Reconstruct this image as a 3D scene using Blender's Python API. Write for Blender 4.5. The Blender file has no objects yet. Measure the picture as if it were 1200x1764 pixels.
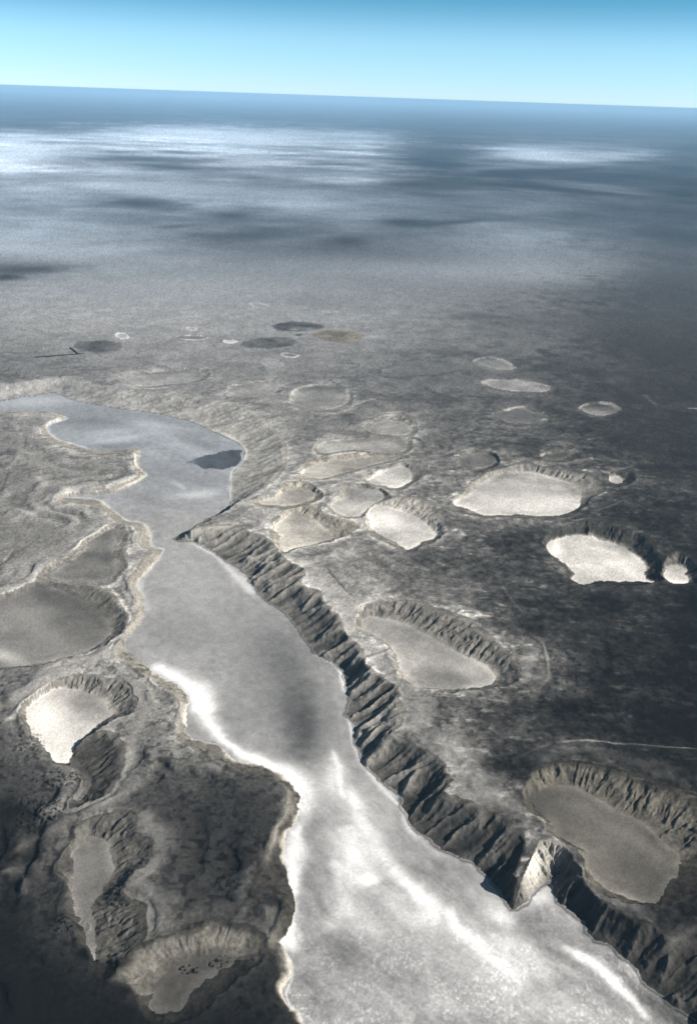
import bpy, math, time
import numpy as np
T0 = time.time()
sc = bpy.context.scene
col = sc.collection
rad = math.radians

# ------------------------------------------------------------------ camera
H = 4000.0                                   # metres above the plateau
F = 1528.0                                   # focal length in photograph pixels
ROLL = math.atan(0.034)
PITCH = math.atan((882 - 166) * math.cos(ROLL) / F)
cP, sP, cR, sR = math.cos(PITCH), math.sin(PITCH), math.cos(ROLL), math.sin(ROLL)
fw = np.array([0, cP, -sP]); u0 = np.array([0, sP, cP]); r0 = np.array([1.0, 0, 0])
rv = r0 * cR + u0 * sR
uv = -r0 * sR + u0 * cR
cam_d = bpy.data.cameras.new("camera")
cam = bpy.data.objects.new("camera", cam_d); col.objects.link(cam)
from mathutils import Matrix
cam.matrix_world = Matrix(((rv[0], uv[0], -fw[0], 0), (rv[1], uv[1], -fw[1], 0), (rv[2], uv[2], -fw[2], H), (0, 0, 0, 1)))
cam_d.sensor_fit = 'VERTICAL'; cam_d.angle = 2 * math.atan(882 / F)
cam_d.clip_start = 10.0; cam_d.clip_end = 3.0e6
sc.camera = cam

# ------------------------------------------------------------------ light
SUN_EL, SUN_AZ = rad(33), math.atan2(-0.12, 1.0)        # azimuth measured from +X
sdir = np.array([math.cos(SUN_EL) * math.cos(SUN_AZ), math.cos(SUN_EL) * math.sin(SUN_AZ), math.sin(SUN_EL)])
ld = bpy.data.lights.new("sun", 'SUN'); ld.energy = 5.0; ld.angle = rad(0.5); ld.color = (1.0, 0.94, 0.86)
lo = bpy.data.objects.new("sun", ld); col.objects.link(lo)
from mathutils import Vector
lo.rotation_euler = Vector(sdir).to_track_quat('Z', 'Y').to_euler()
lo.location = (0, 0, 9000)
world = bpy.data.worlds.new("World"); sc.world = world; world.use_nodes = True
nt = world.node_tree; nt.nodes.clear()
sky = nt.nodes.new('ShaderNodeTexSky'); sky.sky_type = 'NISHITA'; sky.sun_disc = False
sky.sun_elevation = SUN_EL; sky.sun_rotation = math.pi / 2 - SUN_AZ  # compass bearing, clockwise from +Y
sky.altitude = 4000; sky.air_density = 1.0; sky.dust_density = 0.6; sky.ozone_density = 1.5
tint = nt.nodes.new('ShaderNodeMix'); tint.data_type = 'RGBA'; tint.blend_type = 'MULTIPLY'
tint.inputs[0].default_value = 1.0
geo = nt.nodes.new('ShaderNodeTexCoord'); sx = nt.nodes.new('ShaderNodeSeparateXYZ'); ramp = nt.nodes.new('ShaderNodeValToRGB')
nt.links.new(geo.outputs['Generated'], sx.inputs[0]); nt.links.new(sx.outputs[2], ramp.inputs[0]); nt.links.new(ramp.outputs[0], tint.inputs[7])
ramp.color_ramp.interpolation = 'EASE'
els = ramp.color_ramp.elements; els[0].position = 0.0; els[0].color = (1.12, 1.42, 1.80, 1); els[1].position = .35; els[1].color = (1.0, .86, .66, 1)
e = els.new(.045); e.color = (1.12, 1.52, 1.66, 1); e = els.new(.10); e.color = (.46, 1.05, 1.16, 1)
bg = nt.nodes.new('ShaderNodeBackground'); bg.inputs[1].default_value = 0.052
out = nt.nodes.new('ShaderNodeOutputWorld')
nt.links.new(sky.outputs[0], tint.inputs[6]); nt.links.new(tint.outputs[2], bg.inputs[0]); nt.links.new(bg.outputs[0], out.inputs[0])
sc.view_settings.view_transform = 'Standard'; sc.view_settings.look = 'None'
sc.view_settings.gamma = 1; sc.view_settings.use_curve_mapping = False
sc.view_settings.exposure = 0.76
sc.cycles.volume_bounces = 1
sc.cycles.max_bounces = 4

# ------------------------------------------------------------------ maths helpers
def unproj(p, z=0.0):
    p = np.asarray(p, float)
    d = fw[None] * F + rv[None] * (p[:, :1] - 600) - uv[None] * (p[:, 1:2] - 882)
    t = (z - H) / d[:, 2]
    return d[:, :2] * t[:, None]
def proj(x, y, z=0.0):
    dz = z - H
    dep = y * fw[1] + dz * fw[2]
    px = 600 + F * (x * rv[0] + y * rv[1] + dz * rv[2]) / dep
    py = 882 - F * (x * uv[0] + y * uv[1] + dz * uv[2]) / dep
    return px, py
def hsh(ix, iy, seed):
    h = (ix.astype(np.int64) * 374761393 + iy.astype(np.int64) * 668265263 + seed * 1442695041) & 0xffffffff
    h = ((h ^ (h >> 13)) * 1274126177) & 0xffffffff
    h = (h ^ (h >> 16)) & 0xffffffff
    return h.astype(np.float32) / np.float32(4294967295.0)
def noise(x, y, seed=0):                     # value noise 0..1
    xf = np.floor(x); yf = np.floor(y)
    fx = (x - xf).astype(np.float32); fy = (y - yf).astype(np.float32)
    fx = fx * fx * (3 - 2 * fx); fy = fy * fy * (3 - 2 * fy)
    a = hsh(xf, yf, seed); b = hsh(xf + 1, yf, seed); c = hsh(xf, yf + 1, seed); d = hsh(xf + 1, yf + 1, seed)
    return (a + (b - a) * fx) * (1 - fy) + (c + (d - c) * fx) * fy
def fbm(x, y, octv=4, seed=0, gain=0.5):
    s = 0; a = 1.0; n = 0
    for k in range(octv):
        ca, sa = math.cos(0.7 * k), math.sin(0.7 * k)
        s = s + a * noise((x * ca - y * sa) * 2.03 ** k + 17.3 * k, (x * sa + y * ca) * 2.03 ** k - 9.1 * k, seed + k)
        n += a; a *= gain
    return s / n                              # 0..1
def sstep(a, b, x):
    t = np.clip((x - a) / (b - a), 0, 1); return t * t * (3 - 2 * t)
def smooth_poly(p, n=4, closed=True):
    p = np.asarray(p, float); N = len(p); o = []
    rng = range(N) if closed else range(N - 1)
    for i in rng:
        if closed: a, b, c, d = p[(i - 1) % N], p[i], p[(i + 1) % N], p[(i + 2) % N]
        else: a, b, c, d = p[max(i - 1, 0)], p[i], p[i + 1], p[min(i + 2, N - 1)]
        for k in range(n):
            t = k / n
            o.append(0.5 * ((2 * b) + (-a + c) * t + (2 * a - 5 * b + 4 * c - d) * t * t + (-a + 3 * b - 3 * c + d) * t ** 3))
    if not closed: o.append(p[-1])
    return np.array(o)
def seg_dist(x, y, poly, closed=True):
    """distance to the outline and arc length at the nearest point"""
    P = np.asarray(poly, float); Q = np.roll(P, -1, 0) if closed else P[1:]
    A = P if closed else P[:-1]
    x = x.astype(np.float32); y = y.astype(np.float32)
    best = np.full(x.shape, 1e18, np.float32); s = np.zeros(x.shape, np.float32); acc = 0.0; vy = np.zeros(x.shape, np.float32)
    for a, b in zip(A, Q):
        d = b - a; L = math.hypot(*d)
        if L < 1e-6: continue
        tx, ty = d / L
        rx = x - np.float32(a[0]); ry = y - np.float32(a[1])
        t = np.clip(rx * np.float32(tx) + ry * np.float32(ty), 0, np.float32(L))
        q = (rx - t * np.float32(tx)) ** 2 + (ry - t * np.float32(ty)) ** 2
        m = q < best
        best = np.where(m, q, best); s = np.where(m, np.float32(acc) + t, s); vy = np.where(m, ry - t * np.float32(ty), vy)
        acc += L
    best = np.sqrt(best); seg_dist.vy = vy / (best + 1e-3)
    return best, s
def inside(x, y, poly):
    c = np.zeros(x.shape, bool); P = np.asarray(poly, float); Q = np.roll(P, -1, 0)
    for a, b in zip(P, Q):
        if a[1] == b[1]: continue
        m = ((a[1] > y) != (b[1] > y)) & (x < (b[0] - a[0]) * (y - a[1]) / (b[1] - a[1]) + a[0])
        c ^= m
    return c
def lin(v):                                   # display tone 0..255 -> albedo
    v = np.asarray(v, float) / 255.0
    return np.where(v <= 0.04045, v / 12.92, ((v + 0.055) / 1.055) ** 2.4)

# ------------------------------------------------------------------ ground sampling: fine near, coarse far
v_rows = np.concatenate([np.arange(1822, 600, -1.35), np.arange(600, 175, -1.25)])
dep = PITCH + np.arctan((v_rows - 882) / F)
Yr = H / np.tan(dep)
near = np.array([-30000, -8000, -2000, 500, 1500, 2100.0])
near = near[near < Yr[0] - 60]
far = Yr[-1] * 1.09 ** np.arange(1, 16)
Y = np.concatenate([near, Yr, far]); 
ustep = 1.45 / F
uc = np.arange(-0.45, 0.4501, ustep)
ext = 0.45 + np.array([0.01, 0.03, 0.07, 0.15, 0.3, 0.6, 1.2, 2.2])
uc = np.concatenate([-ext[::-1], uc, ext])
depth_r = np.maximum(Y, 1500.0) * cP + H * sP
GX = (uc[None, :] * depth_r[:, None]).astype(np.float64)
GY = np.repeat(Y[:, None], len(uc), 1)
NR, NC = GX.shape
X = GX.ravel(); Yv = GY.ravel(); NV = X.size
PX, PY = proj(X, Yv, 0.0)
bad = Yv < 1200
PX = np.where(bad, 600 + X / 3, PX); PY = np.where(bad, 2600, PY)

# ------------------------------------------------------------------ outlines traced on the ground
toe_right = [(-90,690),(0,690),(35,684),(67,680),(97,676),(120,686),(167,697),(233,706),(283,714),(333,727),(367,742),(400,757),(417,767),(424,780),(417,797),(403,813),(397,833),(397,862),(390,880),(360,894),(333,910),(302,928),
 (333,933),(373,953),(400,972),(427,993),(443,1023),(477,1047),(503,1063),(523,1097),(540,1120),(567,1140),(594,1160),(600,1197),(600,1228),(617,1250),(613,1277),(630,1310),(653,1333),(677,1357),(697,1370),(693,1390),(710,1423),(733,1443),(767,1463),(800,1480),(827,1500),(857,1523),(878,1567),
 (892,1561),(912,1550),(930,1536),(946,1521),(958,1512),(966,1514),(954,1524),(960,1533),(967,1557),(1000,1590),(1017,1613),(1050,1637),(1077,1657),(1097,1673),(1103,1690),(1130,1703),(1160,1727),(1200,1753),(1300,1830)]
toe_left = [(900,1990),(600,1900),(535,1800),(517,1763),(510,1743),(490,1720),(490,1700),(503,1680),(493,1663),(483,1640),(483,1623),(497,1607),(507,1567),(508,1550),(497,1527),(493,1507),(497,1443),(510,1412),(513,1377),(503,1363),(487,1337),(450,1323),(417,1310),(400,1305),(377,1280),(333,1273),(317,1247),(323,1210),(313,1183),(283,1167),(257,1147),(233,1127),(212,1110),(233,1087),(247,1057),(247,1033),(240,1017),(237,1003),(257,980),(282,948),(263,942),(257,920),(247,903),(217,895),(187,873),(173,862),(113,858),(143,853),(190,850),(233,833),(253,817),(240,803),(243,777),(230,773),(167,777),(117,762),(93,753),(83,733),(117,720),(90,710),(33,707),(-90,708)]
rim_right = [(-100,662),(0,662),(60,654),(95,650),(150,658),(210,670),(283,680),(350,684),(400,694),(440,708),(470,735),(492,765),(494,795),(478,822),(450,845),(420,860),(404,870),(380,884),(350,901),(326,914),
 (360,904),(400,903),(437,915),(463,926),(483,948),(495,966),(527,980),(517,1007),(557,1020),(562,1035),(580,1057),(592,1087),(613,1107),(630,1127),(640,1147),(662,1167),(683,1185),(690,1210),(702,1232),(694,1253),(680,1259),(686,1268),(720,1283),(750,1300),(767,1317),(771,1337),(781,1350),(762,1367),(797,1377),(833,1392),(867,1406),(877,1427),(903,1440),(902,1462),(896,1484),(888,1505),(893,1508),(905,1488),(917,1468),(933,1453),(950,1450),(973,1457),(993,1477),(1000,1507),(1013,1530),(1040,1543),(1063,1563),(1090,1580),(1120,1583),(1143,1600),(1167,1597),(1210,1590),(1400,1600)]
rim_left = [(900,2050),(560,1960),(500,1800),(497,1764),(490,1745),(470,1722),(470,1700),(480,1680),(470,1660),(462,1640),(462,1618),(478,1600),(490,1570),(488,1552),(462,1538),(430,1530),(436,1497),(465,1443),(485,1405),(497,1388),(480,1362),(470,1345),(440,1338),(405,1325),(385,1318),(355,1300),(322,1287),(302,1258),(306,1215),(294,1192),(268,1174),(238,1152),(213,1137),(196,1118),(218,1090),(232,1060),(230,1030),(222,1012),(222,1000),(237,975),(258,952),(246,942),(236,917),(228,906),(205,901),(178,880),(162,869),(100,863),(104,853),(140,847),(185,842),(225,826),(240,815),(230,805),(230,782),(220,780),(165,783),(108,769),(80,758),(70,735),(98,724),(85,715),(33,713),(-100,714)]
ZV, ZL = -105.0, -70.0
toeR = smooth_poly(unproj(toe_right, ZV), 2, False); toeL = smooth_poly(unproj(toe_left, ZV), 2, False)
rimR = smooth_poly(unproj(rim_right, 0), 3, False); rimL = smooth_poly(unproj(rim_left, ZL), 2, False)
VF = np.vstack([toeR, toeL]); VR = np.vstack([rimR, rimL])

def wob(n, amp_m, lam, seed):                 # ragged wandering of outlines: warp of the sample points
    return ((fbm(X / lam, Yv / lam, 3, seed) - 0.5) * 2 * amp_m, (fbm(X / lam + 50, Yv / lam + 31, 3, seed + 9) - 0.5) * 2 * amp_m)
wx, wy = wob(0, 40, 170, 3)
_a, _b = wob(0, 15, 42, 63); wx = wx + _a; wy = wy + _b
fade = sstep(700, 1000, PY) * 0.6 + 0.4
WX = X + wx * fade; WY = Yv + wy * fade

# valley fields
def fields(idx, Fp, Rp):
    x, y = WX[idx], WY[idx]
    dF, sF = seg_dist(x, y, Fp); fields.near = sstep(-.05, -.5, seg_dist.vy); dR, sR_ = seg_dist(x, y, Rp)
    return inside(x, y, Fp), inside(x, y, Rp), dF, dR, sF, sR_
vidx = np.where((PX > -200) & (PX < 1500) & (PY > 600) & (PY < 2300))[0]
vinF, vinR, vdF, vdR, vsF, vsR = fields(vidx, VF, VR); near_v = fields.near
dL, _ = seg_dist(X[vidx], Yv[vidx], toeL, False); dRt, _ = seg_dist(X[vidx], Yv[vidx], toeR, False)
side = np.full(NV, 0.35, np.float32)
side[PX < 300] = 0.5
side[vidx] = sstep(-260, 260, dRt - dL)       # 1 = land on the left shore
side = np.where(PY < 700, side * sstep(600, 700, PY), side)
rel = sstep(250, 520, PY)
Pl = ZL * side
und = (fbm(X / 900, Yv / 900, 4, 11) - 0.5) * 34 + (fbm(X / 170, Yv / 170, 4, 21) - 0.5) * 13
scrub_rough = (fbm(X / 45, Yv / 45, 3, 31) - 0.5) * 6
smo = 1 - .62 * side * sstep(760, 860, PY)
und = (fbm(X / 900, Yv / 900, 4, 11) - 0.5) * 34 + (fbm(X / 170, Yv / 170, 4, 21) - 0.5) * 13 * smo
Pl = Pl + (und + scrub_rough * smo) * (0.3 + 0.7 * rel)

Z = Pl.copy()
ID = np.zeros(NV, np.int32)                   # 0 = plain
WALL = np.zeros(NV, np.float32); WT = np.zeros(NV, np.float32)
HALO = np.full(NV, 1e9, np.float32)

def wall(dF, dR, s, lam, x, y, seed, strength=1.0, soft=1.0, nr=0.0, fine=1.0, along=None, ret=.36, k1=1.8, k2=1.1, oc=3):
    w = dF + dR + 1e-3
    t = dF / w
    sm = s + (fbm(x / (lam * 2.2), y / (lam * 2.2), 2, seed) - 0.5) * lam * 1.1
    amp = 0.55 + 0.45 * noise(s / (lam * 3.1), s * 0, seed + 5)
    r1 = np.abs(np.sin(math.pi * (sm / lam + 0.9 * noise(s / (lam * 2.3), s * 0, seed + 1)))) 
    r2 = np.abs(np.sin(math.pi * (sm / (lam * 0.37) + 1.3 * noise(s / lam, s * 0, seed + 2))))
    r3 = np.abs(np.sin(math.pi * (sm / (lam * 2.7) + noise(s / lam / 4, s * 0, seed + 3))))
    tt = t
    al = dF if along is None else along
    rg = 1 - np.abs(2 * fbm(s / (lam * .95) + .35 * (fbm(x / 90, y / 90, 2, seed + 6) - .5), al / (lam * 8.0), oc, seed + 7) - 1)
    rg = np.clip((rg - .5) / .5, 0, 1) ** 1.6
    r = np.clip(.50 * rg + .62 * amp * (0.44 * r1 ** 0.8 + (0.20 + 0.30 * tt) * r2 * fine + .20 * (1 - fine) * r1 ** .6) + 0.26 * r3 + .28 * fine * (fbm(x / 22, y / 22, 2, seed + 8) - .5), 0, 1)
    r = r * strength + (1 - strength) * 0.5
    wall.r = r; r = r * (1 - nr)
    e = np.maximum(dR - ret * w * r * sstep(0.0, 0.7, t), 0)
    tt = dF / (dF + e + 1e-3)
    ex = k1 - k2 * r; ex = ex + (1.25 - ex) * nr
    return np.clip(tt, 0, 1) ** (ex * soft)

# --- the long valley
nr_v = near_v
_c = -X[vidx] * .60 + Yv[vidx] * .80; _al = X[vidx] * .80 + Yv[vidx] * .60
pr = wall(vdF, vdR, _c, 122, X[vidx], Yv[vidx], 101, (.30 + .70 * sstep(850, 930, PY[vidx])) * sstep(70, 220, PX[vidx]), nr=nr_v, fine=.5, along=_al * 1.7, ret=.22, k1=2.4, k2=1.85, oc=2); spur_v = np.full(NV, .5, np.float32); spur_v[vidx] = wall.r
pr2 = wall(vdF, vdR, vsR, 75, X[vidx], Yv[vidx], 131, .08 + .27 * sstep(705, 760, PY[vidx]), nr=nr_v)
sd = side[vidx]
pr3 = wall(vdF, vdR, vsR, 26, X[vidx], Yv[vidx], 171, fine=.6, ret=.2, k1=1.8, k2=1.2)
vx, vy_ = PX[vidx], PY[vidx]
inl = sstep(-8, 6, vx - (928 - (vy_ - 1455) * .42)) * sstep(985, 955, vx) * (vy_ < 1580) * (vy_ > 1430)
pr = pr * (1 - inl) + pr3 * inl
prm = pr * (1 - sd) + pr2 * sd
zf = ZV + (fbm(X[vidx] / 300, Yv[vidx] / 300, 4, 41) - 0.5) * 3.0
zz = np.where(vinF, zf, np.where(vinR, zf + (Pl[vidx] - zf) * prm, Z[vidx]))
Z[vidx] = np.minimum(Z[vidx], zz)
SALT, SLOPE_R, SLOPE_L = 1, 2, 3
ID[vidx] = np.where(vinF, SALT, np.where(vinR, np.where(sd > 0.5, SLOPE_L, SLOPE_R), 0))
WALL[vidx] = (vinR & ~vinF); WT[vidx] = np.where(vinR & ~vinF, np.clip(vdF / (vdF + vdR + 1e-3), 0, 1), 0)
HALO[vidx] = np.minimum(HALO[vidx], np.where(vinR, 1e9, vdR))
VD = np.full(NV, 1e9, np.float32); VD[vidx] = np.where(vinF, vdF, 1e9)
print('valley', time.time() - T0)

def ell(cx, cy, rx, ry, a=0, n=14):
    a = rad(a); o = []
    for k in range(n):
        t = -2 * math.pi * k / n
        ex, ey = rx * math.cos(t), ry * math.sin(t)
        o.append((cx + ex * math.cos(a) - ey * math.sin(a), cy + ex * math.sin(a) + ey * math.cos(a)))
    return o
def grow(p, d):
    p = np.asarray(p, float); c = p.mean(0); q = p - c
    L = np.hypot(q[:, 0], q[:, 1])[:, None]
    k = np.array([d, d * 0.5])
    return (c + q * (1 + k / np.maximum(L, 1)))

# name, label, floor outline, rim outline, rim level, depth, gully spacing, gully strength, floor tone, wall tone, [noise tone], warm
B = []
def basin(label, Fp, Rp, zr, dpt, lam, st, ft, wt, cat='salt pan', warm=0.0):
    B.append(dict(label=label, F=Fp, R=Rp, zr=zr, d=dpt, lam=lam, st=st, ft=ft, wt=wt, cat=cat, warm=warm))
basin('large pale oval salt pan north-west of the white pan with the black gullied wall',
 [(867,817),(897,812),(933,817),(967,827),(995,840),(1000,868),(980,882),(950,888),(867,887),(833,887),(807,876),(782,868),(810,850),(823,837),(840,827)],
 [(772,872),(797,845),(812,828),(840,814),(865,806),(900,798),(940,805),(985,812),(1013,816),(1040,833),(1040,845),(1020,858),(1010,870),(982,889),(950,892),(867,891),(833,891),(800,885)], 0, 42, 60, .9, 188, 140)
basin('white irregular salt pan under a black gullied wall near the right edge',
 [(957,927),(1000,922),(1040,932),(1077,943),(1100,963),(1113,983),(1112,997),(1130,1001),(1083,1003),(1033,1001),(1003,1006),(987,998),(987,987),(960,963),(945,950),(946,937)],
 [(938,950),(938,932),(950,915),(973,910),(990,900),(1033,888),(1050,896),(1077,908),(1113,920),(1128,935),(1137,955),(1143,967),(1140,987),(1136,998),(1093,1008),(1033,1006),(1003,1010),(983,1001),(978,985),(956,967)], 0, 75, 75, 1, 192, 66)
basin('small bright salt hollow with streaked black walls at the right edge',
 [(1150,975),(1165,973),(1178,978),(1177,990),(1184,1001),(1155,1004),(1141,994),(1143,983)],
 [(1138,980),(1146,958),(1163,948),(1183,956),(1202,972),(1212,1000),(1190,1006),(1153,1007),(1137,998)], 0, 60, 42, 1, 196, 100)
basin('grey-tan teardrop pan with evenly ribbed rim right of the salt valley',
 [(630,1064),(653,1063),(687,1072),(727,1090),(760,1107),(800,1130),(837,1147),(853,1167),(843,1180),(800,1187),(745,1187),(712,1178),(693,1157),(677,1117),(653,1097),(627,1087),(622,1073)],
 [(611,1059),(618,1045),(640,1035),(667,1030),(700,1033),(730,1038),(760,1048),(790,1058),(813,1068),(835,1092),(857,1112),(880,1122),(894,1138),(899,1160),(887,1178),(850,1185),(800,1191),(740,1192),(705,1180),(687,1160),(670,1120),(648,1101),(620,1091),(610,1072)], 0, 55, 58, 1, 148, 118)
basin('large dark khaki basin with ribbed far rim at the lower right',
 [(907,1380),(917,1367),(940,1357),(973,1350),(1013,1367),(1053,1390),(1093,1413),(1133,1440),(1165,1465),(1170,1483),(1160,1517),(1147,1547),(1117,1557),(1083,1550),(1050,1533),(1020,1513),(1012,1495),(1012,1467),(985,1455),(967,1443),(950,1423),(933,1407),(918,1392)],
 [(896,1382),(900,1360),(915,1334),(935,1320),(973,1308),(1017,1313),(1053,1319),(1090,1328),(1117,1345),(1153,1352),(1187,1372),(1220,1400),(1245,1450),(1240,1520),(1200,1558),(1145,1563),(1110,1563),(1075,1554),(1040,1538),(1011,1520),(1004,1500),(1004,1472),(965,1449),(945,1427),(925,1408),(905,1394)], 0, 62, 40, .8, 108, 100, 'dry basin', .4)
basin('brilliant white wedge-shaped salt pan in the cluster right of the valley mouth',
 [(657,870),(683,877),(710,887),(733,900),(750,917),(743,929),(727,934),(703,947),(687,940),(667,929),(643,915),(638,897),(635,885),(642,874)],
 [(626,892),(634,878),(653,860),(673,854),(693,853),(720,853),(738,860),(750,870),(757,885),(764,915),(747,935),(728,938),(703,951),(685,944),(660,933),(640,921),(628,905)], 0, 42, 42, 1, 208, 165)
basin('pale grey kite-shaped pan with cream wall on its left side',
 [(480,900),(503,887),(517,887),(543,897),(560,910),(575,922),(560,930),(500,948),(487,948),(480,922),(469,914)],
 [(462,914),(480,892),(503,876),(523,868),(545,875),(575,890),(613,900),(622,909),(600,921),(568,931),(530,941),(500,951),(484,952),(472,930)], 0, 40, 42, 1, 190, 150, warm=.3)
basin('middle pale pan joined to its neighbours above the brilliant white wedge pan',
 [(600,841),(647,843),(663,857),(640,870),(620,888),(587,887),(567,871),(590,857)],
 [(583,846),(595,833),(640,836),(670,849),(675,862),(643,877),(620,892),(583,891),(560,872),(578,858)], 0, 24, 35, .8, 172, 140)
basin('small bright triangular pan with a dark shaded wall on its right',
 [(687,803),(707,813),(707,829),(683,841),(660,836),(632,827)],
 [(624,828),(660,811),(688,799),(712,802),(737,803),(733,818),(716,830),(690,845),(655,841)], 0, 24, 35, .8, 192, 130)
basin('long narrow pan with cream toothed edge between the two upper shelves',
 [(527,807),(550,798),(587,792),(617,788),(650,785),(693,788),(633,803),(567,822),(522,821)],
 [(518,809),(532,794),(555,789),(590,783),(620,779),(640,777),(700,784),(697,790),(633,806),(567,826),(513,825)], 0, 20, 34, .9, 165, 190, warm=.3)
basin('broad light shelf basin above the long narrow toothed pan',
 [(547,773),(562,764),(597,759),(632,756),(660,750),(690,752),(702,765),(692,779),(655,780),(625,776),(600,775),(560,781)],
 [(540,774),(558,758),(597,752),(632,749),(660,744),(700,748),(712,765),(697,783),(655,783),(625,779),(600,778),(556,785)], 0, 16, 34, .8, 155, 170, 'dry basin')
basin('small hollow with hooked white northern lip',
 [(638,734),(655,726),(680,725),(700,732),(710,744),(690,750),(650,747),(632,742)],
 [(629,733),(645,718),(668,711),(692,713),(714,719),(720,744),(695,754),(645,751),(625,744)], 0, 20, 34, 1, 142, 185, 'dry basin')
basin('nearly round shallow pan ringed by a pale rim above the basin cluster',
 [(513,672),(550,664),(580,665),(599,677),(600,688),(587,701),(547,706),(517,700),(505,690)],
 [(507,669),(549,658),(583,659),(606,674),(608,690),(592,706),(547,711),(513,705),(497,691)], 0, 18, 45, .3, 138, 165, 'dry basin')
basin('shallow basin with a single bright curved edge left of the round pan',
 [(398,669),(420,663),(460,659),(480,665),(470,678),(430,684),(402,680)],
 [(388,669),(402,659),(443,652),(475,650),(492,664),(475,683),(430,690),(394,685)], 0, 15, 45, .3, 138, 200, 'dry basin')
basin('small pan with toothed cream tip beside the dark knobbly valley crest',
 [(487,850),(503,842),(527,843),(548,853),(520,868),(490,870),(450,868),(455,861),(477,858)],
 [(477,847),(490,832),(505,829),(527,829),(547,842),(558,854),(525,872),(490,874),(440,872),(447,859),(470,854)], 0, 24, 32, 1, 165, 160, warm=.3)
basin('diamond-shaped grey basin with bright upper edge and black notches',
 [(852,714),(873,708),(893,703),(912,708),(930,721),(917,729),(873,728)],
 [(842,714),(868,704),(893,698),(915,700),(942,712),(947,722),(920,733),(868,732)], 0, 20, 40, 1, 118, 165, 'dry basin')
basin('faint round basin on the dark plain towards the right edge',
 [(1002,701),(1027,696),(1050,699),(1066,707),(1053,713),(1033,716),(1010,711)],
 [(995,701),(1027,691),(1055,694),(1073,706),(1058,717),(1033,720),(1003,714)], 0, 15, 40, .3, 110, 150, 'dry basin')
basin('long pale streaky shallow pan below the small ring-shaped one',
 [(835,658),(867,654),(910,660),(948,668),(933,675),(890,674),(853,669)],
 [(826,657),(867,650),(915,656),(958,668),(935,679),(890,678),(848,673)], 0, 12, 45, .4, 150, 160, 'dry basin')
basin('small ring-shaped hollow with pale outline, farthest of the right-hand basins',
 [(820,621),(850,618),(877,628),(883,636),(863,637),(835,630)],
 [(812,621),(850,613),(882,626),(892,638),(863,642),(828,633)], 0, 12, 45, .2, 118, 165, 'dry basin')
basin('round dull basin just north-west of the large pale oval pan',
 ell(825,793,31,13), ell(824,793,38,18,4), 0, 18, 45, .4, 118, 115, 'dry basin')
basin('tiny pale pond bed tucked under a dark conical wall',
 ell(1061,827,12,6), [(1044,830),(1048,818),(1068,810),(1088,805),(1098,813),(1092,828),(1076,836),(1058,839)], 0, 55, 36, .8, 168, 66)
basin('small slanting hollow with bright crest above the large pale oval pan',
 [(935,787),(955,781),(973,778),(982,785),(960,792)],
 [(926,786),(948,774),(975,765),(992,770),(998,788),(960,798)], 0, 24, 36, .8, 88, 130, 'dry basin')
basin('broad grey half-round basin cut by the left edge beside the valley',
 [(-60,1040),(0,1034),(33,1020),(67,1011),(100,1014),(133,1030),(160,1043),(183,1063),(192,1083),(183,1100),(153,1120),(127,1128),(67,1143),(0,1150),(-60,1150)],
 [(-80,1035),(0,1024),(50,1004),(83,996),(133,998),(163,1001),(190,1016),(206,1035),(220,1057),(222,1077),(214,1090),(194,1102),(155,1125),(128,1133),(67,1148),(0,1155),(-80,1156)], ZL, 30, 62, .8, 118, 105, 'dry basin')
basin('bright white pan fading to grey under a fan-ribbed rim on the left side',
 [(46,1224),(67,1203),(100,1187),(143,1187),(173,1203),(190,1222),(191,1234),(167,1249),(140,1269),(124,1290),(122,1308),(93,1309),(67,1283),(56,1250)],
 [(34,1222),(58,1197),(95,1176),(113,1166),(150,1161),(187,1168),(213,1173),(229,1188),(233,1217),(215,1234),(192,1241),(167,1254),(144,1272),(129,1292),(124,1313),(90,1314),(62,1288),(48,1255)], ZL, 48, 42, 1, 205, 130)
basin('narrow trough below the bright left pan with a wide dark gullied slope',
 [(126,1300),(140,1318),(152,1337),(158,1355),(150,1370),(135,1383),(128,1385),(145,1362),(147,1345),(134,1326),(121,1312)],
 [(119,1290),(142,1267),(165,1256),(187,1257),(213,1278),(219,1297),(212,1320),(203,1342),(190,1365),(160,1380),(130,1393),(116,1391),(136,1366),(140,1348),(128,1329),(116,1314)], ZL, 55, 55, .9, 85, 75, 'gullied trough')
basin('curved seahorse-shaped grey pan with a fluted fan of gullies around its head',
 [(125,1467),(140,1451),(160,1443),(180,1450),(193,1470),(195,1500),(183,1527),(167,1553),(158,1573),(165,1600),(170,1633),(167,1660),(157,1633),(143,1607),(127,1580),(123,1543),(132,1510),(129,1483)],
 [(103,1482),(117,1464),(128,1432),(150,1416),(183,1401),(220,1397),(236,1415),(243,1437),(267,1449),(264,1473),(252,1493),(229,1504),(219,1527),(236,1547),(253,1563),(250,1587),(253,1613),(236,1640),(210,1667),(187,1690),(167,1695),(155,1668),(146,1636),(132,1613),(113,1587),(110,1547),(116,1518),(100,1505)], ZL, 52, 40, 1, 116, 95, 'dry basin')
basin('dull sloping basin with cream rim and dark pits left of the salt flat',
 [(262,1697),(285,1675),(305,1662),(340,1645),(383,1638),(412,1643),(405,1660),(370,1680),(335,1712),(305,1738),(270,1735)],
 [(185,1697),(200,1668),(220,1645),(253,1623),(300,1609),(350,1592),(400,1586),(440,1597),(462,1620),(450,1655),(400,1692),(345,1742),(300,1760),(250,1745),(225,1710)], ZL, 36, 58, .7, 92, 112, 'dry basin', .15)
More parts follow.
